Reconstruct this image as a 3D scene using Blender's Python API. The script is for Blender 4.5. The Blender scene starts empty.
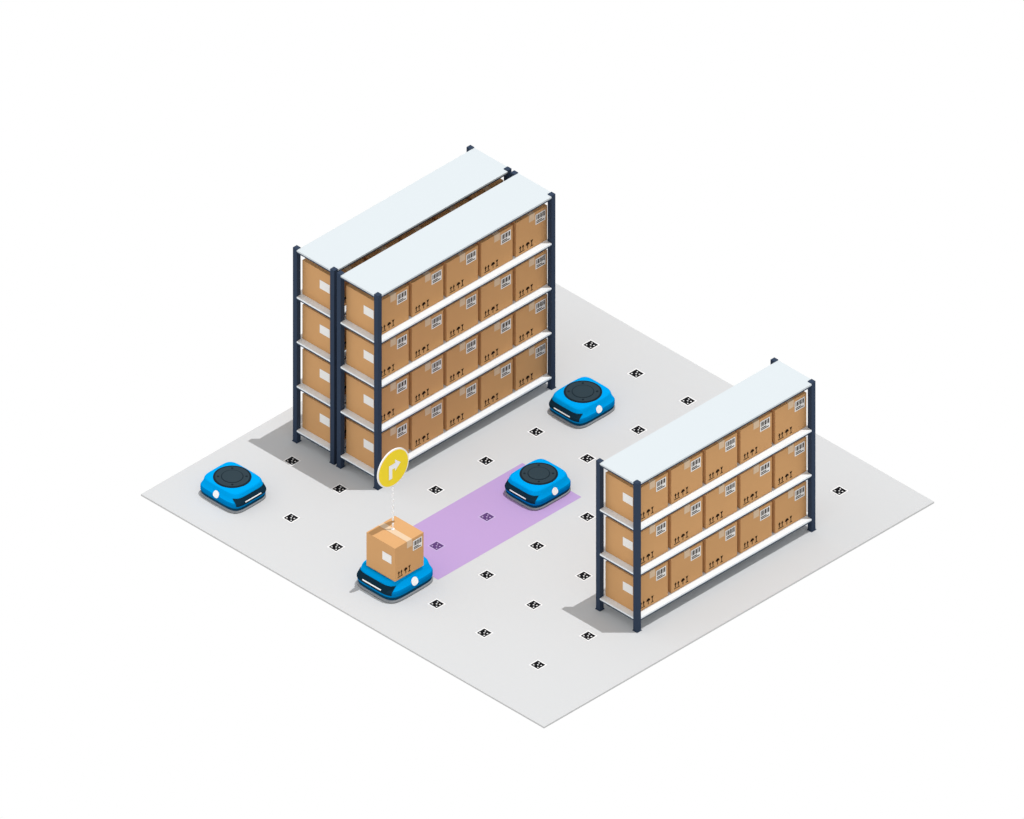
import bpy, math
from mathutils import Vector

scene = bpy.context.scene
scene.view_settings.view_transform = 'Standard'

# ------------------------------------------------------------ materials
def lin(c):
    c = c / 255.0
    return c / 12.92 if c <= 0.04045 else ((c + 0.055) / 1.055) ** 2.4

def mat(name, rgb, k=1.0, rough=0.8, spec=0.0, noise=0.0, scale=6.0):
    m = bpy.data.materials.new(name)
    m.use_nodes = True
    nt = m.node_tree
    b = nt.nodes['Principled BSDF']
    col = [lin(v) * k for v in rgb] + [1]
    b.inputs['Base Color'].default_value = col
    b.inputs['Roughness'].default_value = rough
    b.inputs['Specular IOR Level'].default_value = spec
    if noise:
        tc = nt.nodes.new('ShaderNodeTexCoord')
        n = nt.nodes.new('ShaderNodeTexNoise')
        n.inputs['Scale'].default_value = scale
        mx = nt.nodes.new('ShaderNodeMixRGB')
        mx.inputs[1].default_value = [v * (1 - noise) for v in col[:3]] + [1]
        mx.inputs[2].default_value = [min(1, v * (1 + noise)) for v in col[:3]] + [1]
        nt.links.new(tc.outputs['Object'], n.inputs['Vector'])
        nt.links.new(n.outputs['Fac'], mx.inputs[0])
        nt.links.new(mx.outputs[0], b.inputs['Base Color'])
    return m

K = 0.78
M_floor = mat('floor_concrete', (229, 230, 231), 0.80, noise=0.004, scale=0.5)
M_edge = mat('floor_edge', (200, 200, 200), 1.0)
M_steel = mat('navy_steel', (57, 69, 88), 1.0, 0.8)
M_beam = mat('beam_steel', (64, 76, 94), 1.0, 0.8)
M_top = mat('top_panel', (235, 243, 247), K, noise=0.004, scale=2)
M_shelf = mat('shelf_panel', (244, 250, 254), 1.0, noise=0.004, scale=2)  # panel white brightened in colour to offset the shade between shelves
M_card = mat('cardboard', (216, 166, 114), 1.0, noise=0.02, scale=5)
M_tape = mat('packing_tape', (232, 204, 172), 0.95, 0.8)
M_label = mat('paper_label', (250, 248, 244), 0.98)
M_ink = mat('black_ink', (50, 36, 26), 1.0)
M_seam = mat('flap_seam', (160, 112, 66), 1.0)
M_blue = mat('robot_blue', (0, 166, 242), 0.95)
M_blue2 = mat('robot_blue_skirt', (0, 134, 204), 0.95)  # darker copy of the robot blue, with side shading put into the colour
M_chassis = mat('robot_chassis', (18, 70, 98), 1.0)
M_shadow_band = mat('robot_shadow_band', (150, 154, 158), 1.0)  # grey of the shadow at the robot's foot, painted as a band
M_black = mat('robot_black_panel', (24, 50, 66), 1.0)
M_ring = mat('robot_lift_ring', (32, 44, 52), 1.0)
M_disc = mat('robot_lift_plate', (52, 66, 74), 1.0)
M_white = mat('white_paint', (255, 255, 255), 0.97)
M_tag = mat('floor_tag_black', (26, 26, 28), 1.0)
M_tagw = mat('floor_tag_white', (250, 250, 250), 0.92)
M_tagp = mat('floor_tag_laned', (96, 68, 120), 1.0)
M_tagpw = mat('floor_tag_laned_light', (206, 184, 226), 0.9)
M_yel = mat('sign_yellow', (255, 228, 62), 1.0)
M_yel2 = mat('sign_yellow_side', (232, 190, 40), 1.0)
M_zone = mat('purple_lane_paint', (203, 172, 224), 0.84)

# ------------------------------------------------------------ mesh helpers
class MB:
    def __init__(s):
        s.v = []; s.f = []; s.m = []; s.mats = []; s.sm = []
    def mi(s, m):
        if m not in s.mats: s.mats.append(m)
        return s.mats.index(m)
    def add(s, vs, fs, m, smooth=False):
        o = len(s.v); s.v += [tuple(p) for p in vs]
        i = s.mi(m)
        for f in fs:
            s.f.append([k + o for k in f]); s.m.append(i); s.sm.append(smooth)
    def box(s, x0, x1, y0, y1, z0, z1, m):
        vs = [(x0,y0,z0),(x1,y0,z0),(x1,y1,z0),(x0,y1,z0),(x0,y0,z1),(x1,y0,z1),(x1,y1,z1),(x0,y1,z1)]
        s.add(vs, [(0,3,2,1),(4,5,6,7),(0,1,5,4),(1,2,6,5),(2,3,7,6),(3,0,4,7)], m)
    def poly(s, pts, m):
        s.add(pts, [tuple(range(len(pts)))], m)
    def cyl(s, cx, cy, z0, z1, r, m, n=48, r2=None):
        r2 = r if r2 is None else r2
        vs = []
        for z, q in ((z0, r), (z1, r2)):
            vs += [(cx + q*math.cos(2*math.pi*i/n), cy + q*math.sin(2*math.pi*i/n), z) for i in range(n)]
        fs = [(i, (i+1) % n, n + (i+1) % n, n + i) for i in range(n)]
        fs += [tuple(range(n, 2*n)), tuple(reversed(range(n)))]
        s.add(vs, fs, m)
    def obj(s, name, parent=None, loc=(0,0,0), rot=0, scale=1):
        me = bpy.data.meshes.new(name)
        me.from_pydata(s.v, [], s.f)
        for m in s.mats: me.materials.append(m)
        for p, i, sm in zip(me.polygons, s.m, s.sm):
            p.material_index = i; p.use_smooth = sm
        me.update()
        o = bpy.data.objects.new(name, me)
        scene.collection.objects.link(o)
        o.location = loc; o.rotation_euler = (0, 0, rot); o.scale = (scale,)*3
        if parent: o.parent = parent
        return o

def empty(name, loc=(0,0,0), rot=0, scale=1):
    e = bpy.data.objects.new(name, None)
    e.empty_display_size = 0.2
    scene.collection.objects.link(e)
    e.location = loc; e.rotation_euler = (0,0,rot); e.scale = (scale,)*3
    return e

# ------------------------------------------------------------ floor
b = MB()
b.box(-9.31, 0, 0, 9.01, -0.03, 0, M_edge)
b.poly([(-9.31,0,0.001),(0,0,0.001),(0,9.01,0.001),(-9.31,9.01,0.001)], M_floor)
b.obj('floor')

b = MB()
b.poly([(-5.53,1.72,.002),(-4.165,1.72,.002),(-4.165,5.03,.002),(-5.53,5.03,.002)], M_zone)
b.obj('purple_travel_lane_marking')

# QR floor tags
tags = [(-7.10,8.18),(-6.00,8.13),(-4.86,8.18),(-5.99,5.81),(-4.85,7.03),(-5.99,4.65),(-4.87,5.87),
        (-8.23,2.41),(-7.12,2.40),(-5.99,3.49),(-7.10,1.26),(-6.00,1.20),(-4.86,2.38),(-4.86,3.54),
        (-3.70,3.54),(-3.70,2.38),(-3.70,4.70),(-2.56,3.48),(-2.56,2.32),(-3.70,1.22),(-2.57,1.19),
        (-1.31,2.33),(-1.31,1.17),(-1.31,8.13)]
b = MB()
pat = ["1111111","1011101","1111111","1110111","1111101","1101111","1111111"]
for (x, y) in tags:
    laned = -5.5 < x < -4.2 and 1.7 < y < 5.0
    mw, mb_ = (M_tagpw, M_tagp) if laned else (M_tagw, M_tag)
    h = 0.108
    b.poly([(x-h,y-h,.003),(x+h,y-h,.003),(x+h,y+h,.003),(x-h,y+h,.003)], mw)
    c = 0.172 / 7
    for r in range(7):
        for q in range(7):
            if pat[r][q] == '1':
                x0 = x - .086 + q*c; y0 = y - .086 + r*c
                b.poly([(x0,y0,.0045),(x0+c,y0,.0045),(x0+c,y0+c,.0045),(x0,y0+c,.0045)], mb_)
b.obj('floor_qr_tags')

# ------------------------------------------------------------ cardboard box
def carton(b, x0, y0, z0, d=0.72, w=0.72, h=0.68):
    b.box(x0, x0+d, y0, y0+w, z0, z0+h, M_card)
    X = x0 + d; Z = z0 + h; e = .003
    fx = lambda pts, m, o=e: b.poly([(X+o, y0+p*w, z0+q*h) for p, q in pts], m)
    fy = lambda pts, m, o=e: b.poly([(X-p*d, y0-o, z0+q*h) for p, q in reversed(pts)], m)
    b.poly([(x0,y0+.495*w,Z+.001),(X,y0+.495*w,Z+.001),(X,y0+.505*w,Z+.001),(x0,y0+.505*w,Z+.001)], M_seam)
    b.poly([(x0,y0+.41*w,Z+e),(X+e,y0+.41*w,Z+e),(X+e,y0+.59*w,Z+e),(x0,y0+.59*w,Z+e)], M_tape)
    fx([(.41,.80),(.59,.80),(.59,1.004),(.41,1.004)], M_tape)
    b.poly([(x0-e,y0+.59*w,z0+.8*h),(x0-e,y0+.41*w,z0+.8*h),(x0-e,y0+.41*w,Z),(x0-e,y0+.59*w,Z)], M_tape)
    # bar-code label
    fx([(.62,.62),(.94,.62),(.94,.92),(.62,.92)], M_label)
    for p, t in ((.65,.02),(.69,.035),(.74,.015),(.775,.04),(.835,.02),(.875,.035)):
        fx([(p,.76),(p+t,.76),(p+t,.89),(p,.89)], M_ink, .005)
    fx([(.65,.70),(.82,.70),(.82,.725),(.65,.725)], M_ink, .005)
    fx([(.65,.655),(.90,.655),(.90,.68),(.65,.68)], M_ink, .005)
    # handling pictograms
    for p in (.10, .19):
        fx([(p+.02,.11),(p+.045,.11),(p+.045,.20),(p+.02,.20)], M_ink)
        fx([(p-.005,.19),(p+.07,.19),(p+.0325,.26)], M_ink)
    fx([(.09,.07),(.27,.07),(.27,.09),(.09,.09)], M_ink)
    fx([(.31+.06*(1-math.cos(t*math.pi/8)), .17+.08*math.sin(t*math.pi/8)) for t in range(8,-1,-1)], M_ink)
    fx([(.36,.07),(.38,.07),(.38,.18),(.36,.18)], M_ink)
    fx([(.50,.16),(.54,.25),(.46,.25)], M_ink)
    fx([(.49,.08),(.51,.08),(.51,.18),(.49,.18)], M_ink)
    fx([(.46,.07),(.54,.07),(.54,.09),(.46,.09)], M_ink)
    # address label on the end
    fy([(.12,.47),(.44,.47),(.44,.72),(.12,.72)], M_label)

# ------------------------------------------------------------ racks
LV = [0.26, 1.15, 2.04, 2.93]
def rack(x1, y0, tiers, ylen, H):
    x0 = x1 - 0.95; y1 = y0 + ylen; p = 0.09
    e = empty('storage_rack', ((x0+x1)/2, (y0+y1)/2, 0))
    ox, oy = e.location.x, e.location.y
    ax, bx_ = x0-ox, x1-ox; ay, by = y0-oy, y1-oy
    b = MB()
    for xa in (ax, bx_-p):
        for ya in (ay, by-p):
            b.box(xa, xa+p, ya, ya+p, 0.012, H, M_steel)
            b.box(xa-.010, xa+p+.010, ya-.010, ya+p+.010, 0.0015, 0.014, M_steel)
    b.obj('posts', e)
    b = MB(); s = MB()
    tops = H - 0.015
    for z in LV[:tiers] + [tops]:
        t = 0.035
        last = z == tops
        b.box(bx_-.05, bx_-.01, ay+p, by-p, z-.03-t, z-.03, M_beam)
        if not last: b.box(ax+.01, ax+.05, ay+p, by-p, z-.03-t, z-.03, M_beam)
        else: b.box(ax+p, ax+p+.03, ay+p, by-p, z-.03-t, z-.03, M_beam)
        b.box(ax+p, bx_-p, ay+.01, ay+.05, z-.03-t, z-.03, M_beam)
        b.box(ax+p, bx_-p, by-.05, by-.01, z-.03-t, z-.03, M_beam)
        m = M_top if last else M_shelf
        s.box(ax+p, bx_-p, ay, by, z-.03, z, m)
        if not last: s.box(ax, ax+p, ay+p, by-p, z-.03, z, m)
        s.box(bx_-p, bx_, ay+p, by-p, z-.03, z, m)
    b.obj('beams', e)
    s.obj('shelf_panels', e)
    c = MB()
    for z in LV[:tiers]:
        for i in range(5):
            carton(c, ax+.10, ay+.12+i*.80, z+.001)
    c.obj('cardboard_boxes', e)
    return e

rack(-6.656, 2.82, 4, 4.10, 3.875)
rack(-7.67, 2.82, 4, 4.10, 3.875)
rack(-0.81, 2.96, 3, 4.12, 2.975)

# ------------------------------------------------------------ robots
def robot(x, y, rot, sc=0.97):
    e = empty('warehouse_robot', (x, y, 0.0025), rot, sc)
    A, B, n = 0.475, 0.415, 5.2
    def ring(off, z, N=96):
        pts = []
        for i in range(N):
            t = 2*math.pi*i/N
            c, s = math.cos(t), math.sin(t)
            a, bb = A-off, B-off
            r = (abs(c/a)**n + abs(s/bb)**n) ** (-1/n)
            pts.append((r*c, r*s, z))
        return pts
    def loft(mb, prof, m, cap=False, base=False):
        N = 96; vs = []
        for off, z in prof: vs += ring(off, z, N)
        fs = []
        for k in range(len(prof)-1):
            for i in range(N):
                j = (i+1) % N
                fs.append((k*N+i, k*N+j, (k+1)*N+j, (k+1)*N+i))
        mb.add(vs, fs, m, True)
        if cap: mb.add(vs[-N:], [tuple(range(N))], m)
        if base: mb.add(vs[:N], [tuple(reversed(range(N)))], m)
    b = MB()
    loft(b, [(.03,.0),(.0,.005),(-.005,.04),(.01,.05)], M_shadow_band, base=True)  # lowest band is modelled shadow grey
    loft(b, [(.010,.045),(.010,.115)], M_chassis)
    b.obj('chassis', e)
    b = MB()
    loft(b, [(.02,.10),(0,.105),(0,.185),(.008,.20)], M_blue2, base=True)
    loft(b, [(.008,.20),(.026,.235),(.042,.28),(.053,.325),(.06,.342)], M_blue)
    loft(b, [(.06,.342),(.07,.354),(.085,.36)], M_blue, cap=True)
    b.obj('body_shell', e)
    PR = [(0.0,.105),(0,.185),(.008,.20),(.026,.235),(.042,.28),(.053,.325),(.06,.342)]
    def offz(z):
        for (o1,z1),(o2,z2) in zip(PR, PR[1:]):
            if z <= z2: return o1+(o2-o1)*(z-z1)/(z2-z1)
        return PR[-1][0]
    def front(mb, ya, yb, za, zb, m, out, N=16, K=8):
        vs = []
        for k in range(K+1):
            z = za+(zb-za)*k/K; o = offz(z)-out
            for i in range(N+1):
                yy = ya+(yb-ya)*i/N
                xx = (A-o)*(1-min(1,abs(yy/(B-o)))**n)**(1/n)
                vs.append((xx, yy, z))
        fs = [(k*(N+1)+i, k*(N+1)+i+1, (k+1)*(N+1)+i+1, (k+1)*(N+1)+i) for k in range(K) for i in range(N)]
        mb.add(vs, fs, m)
    b = MB()
    front(b, -.36, .36, .14, .275, M_black, .007)
    front(b, -.19, .19, .178, .198, M_white, .012)
    b.obj('sensor_panel', e)
    b = MB()
    for sgn in (1, -1):
        pts = []
        for i in range(24):
            t = 2*math.pi*i/24*sgn
            xx = 0.0+.065*math.cos(t); z = .215+.065*math.sin(t)
            o = offz(max(.105, z))-.009
            yy = (B-o)*(1-abs(xx/(A-o))**n)**(1/n)
            pts.append((xx, sgn*yy, z))
        b.poly(pts[::-1], M_white)
    b.obj('side_badges', e)
    b = MB()
    b.cyl(-.02, 0, .358, .366, .325, M_ring, 64)
    b.cyl(-.02, 0, .366, .371, .29, M_disc, 64)
    b.cyl(-.02, 0, .371, .373, .19, M_ring, 48)
    b.cyl(-.02, 0, .373, .376, .175, M_disc, 48)
    for k in range(4):
        t = math.pi/4 + k*math.pi/2
        b.cyl(-.02+.24*math.cos(t), .24*math.sin(t), .371, .376, .02, M_ring, 12)
    b.obj('lift_plate', e)
    return e

robot(-8.23, 1.05, 0)
robot(-4.62, 1.18, -math.pi/2, 1.12)
robot(-4.77, 4.63, -math.pi/2)
robot(-5.90, 6.78, -math.pi/2)

# carried carton
b = MB()
carton(b, -.33, -.33, 0, .66, .66, .66)
b.obj('cardboard_box', None, (-4.53, 1.09, .425))

# ------------------------------------------------------------ turn sign with dashed pole
sg = empty('turn_right_sign', (-4.60, 1.12, 2.32))
def disc(name, r, x0, x1, m, ms):
    b = MB(); n = 64
    f = [(x1, r*math.cos(2*math.pi*i/n), r*math.sin(2*math.pi*i/n)) for i in range(n)]
    k = [(x0, p[1], p[2]) for p in f]
    b.add(f+k, [tuple(range(n))], m)
    b.add(f+k, [tuple(range(2*n-1, n-1, -1))], m)
    b.add(f+k, [(i, n+i, n+(i+1) % n, (i+1) % n) for i in range(n)], ms)
    return b.obj(name, sg)
disc('sign_rim', .36, -.02, .0, M_white, M_white)
disc('sign_face', .335, -.024, .006, M_yel, M_yel2)
b = MB()
path = [(-.11,-.19),(-.035,-.19),(-.035,-.01),(.03,-.01),(.03,-.07),(.16,.045),(.03,.16),(.03,.09),
        (-.11,.09)]
b.poly([(.010, y, z) for y, z in path], M_white)
b.poly([(-.028, y, z) for y, z in reversed(path)], M_white)
b.obj('arrow', sg)
b = MB()
z = -.36 - .09
while 2.32 + z > 1.12:
    b.cyl(-.01, 0, z, z+.06, .016, M_white, 10)
    z -= .12
b.cyl(-.01, 0, 1.089-2.32, 1.10-2.32, .03, M_white, 20)
b.obj('dashed_leader', sg)

# ------------------------------------------------------------ light
w = bpy.data.worlds.new('World'); scene.world = w
w.use_nodes = True
nt = w.node_tree
bg = nt.nodes['Background']
tc = nt.nodes.new('ShaderNodeTexCoord')
sep = nt.nodes.new('ShaderNodeSeparateXYZ')
nt.links.new(tc.outputs['Generated'], sep.inputs[0])
dot = nt.nodes.new('ShaderNodeVectorMath'); dot.operation = 'DOT_PRODUCT'
dot.inputs[1].default_value = (-0.06, -0.28, 0.32)
nt.links.new(tc.outputs['Generated'], dot.inputs[0])
up = nt.nodes.new('ShaderNodeMath'); up.operation = 'ADD'; up.inputs[1].default_value = 0.46
nt.links.new(dot.outputs['Value'], up.inputs[0])
mr = nt.nodes.new('ShaderNodeMapRange')
mr.inputs['From Min'].default_value = -0.05; mr.inputs['From Max'].default_value = 0.12
nt.links.new(sep.outputs['Z'], mr.inputs['Value'])
mx = nt.nodes.new('ShaderNodeMix'); mx.data_type = 'FLOAT'
mx.inputs[2].default_value = 1.0
nt.links.new(mr.outputs['Result'], mx.inputs[0])
nt.links.new(up.outputs[0], mx.inputs[3])
nt.links.new(mx.outputs[0], bg.inputs['Strength'])
bg.inputs['Color'].default_value = (1, 1, 1, 1)

sd = bpy.data.lights.new('sun', 'SUN')
sd.energy = 1.95; sd.angle = math.radians(0.2)
so = bpy.data.objects.new('sun', sd)
scene.collection.objects.link(so)
so.rotation_euler = Vector((-0.135, -0.135, -1)).to_track_quat('-Z', 'Y').to_euler()
so.location = (0, 9, 12)

# ------------------------------------------------------------ isometric camera
S = 50.0 / math.sqrt(2/3)          # pixels per metre on the view plane
cd = bpy.data.cameras.new('camera'); cd.type = 'ORTHO'
cd.ortho_scale = 1024 / S
co = bpy.data.objects.new('camera', cd)
scene.collection.objects.link(co)
right = Vector((1, 1, 0)).normalized(); upv = Vector((-1, 1, 2)).normalized(); back = Vector((1, -1, 1)).normalized()
target = right * ((512-544)/S) + upv * ((727-409.5)/S)
co.location = target + back * 30
co.rotation_euler = (math.radians(90-35.2644), 0, math.radians(45))
cd.clip_end = 200
scene.camera = co
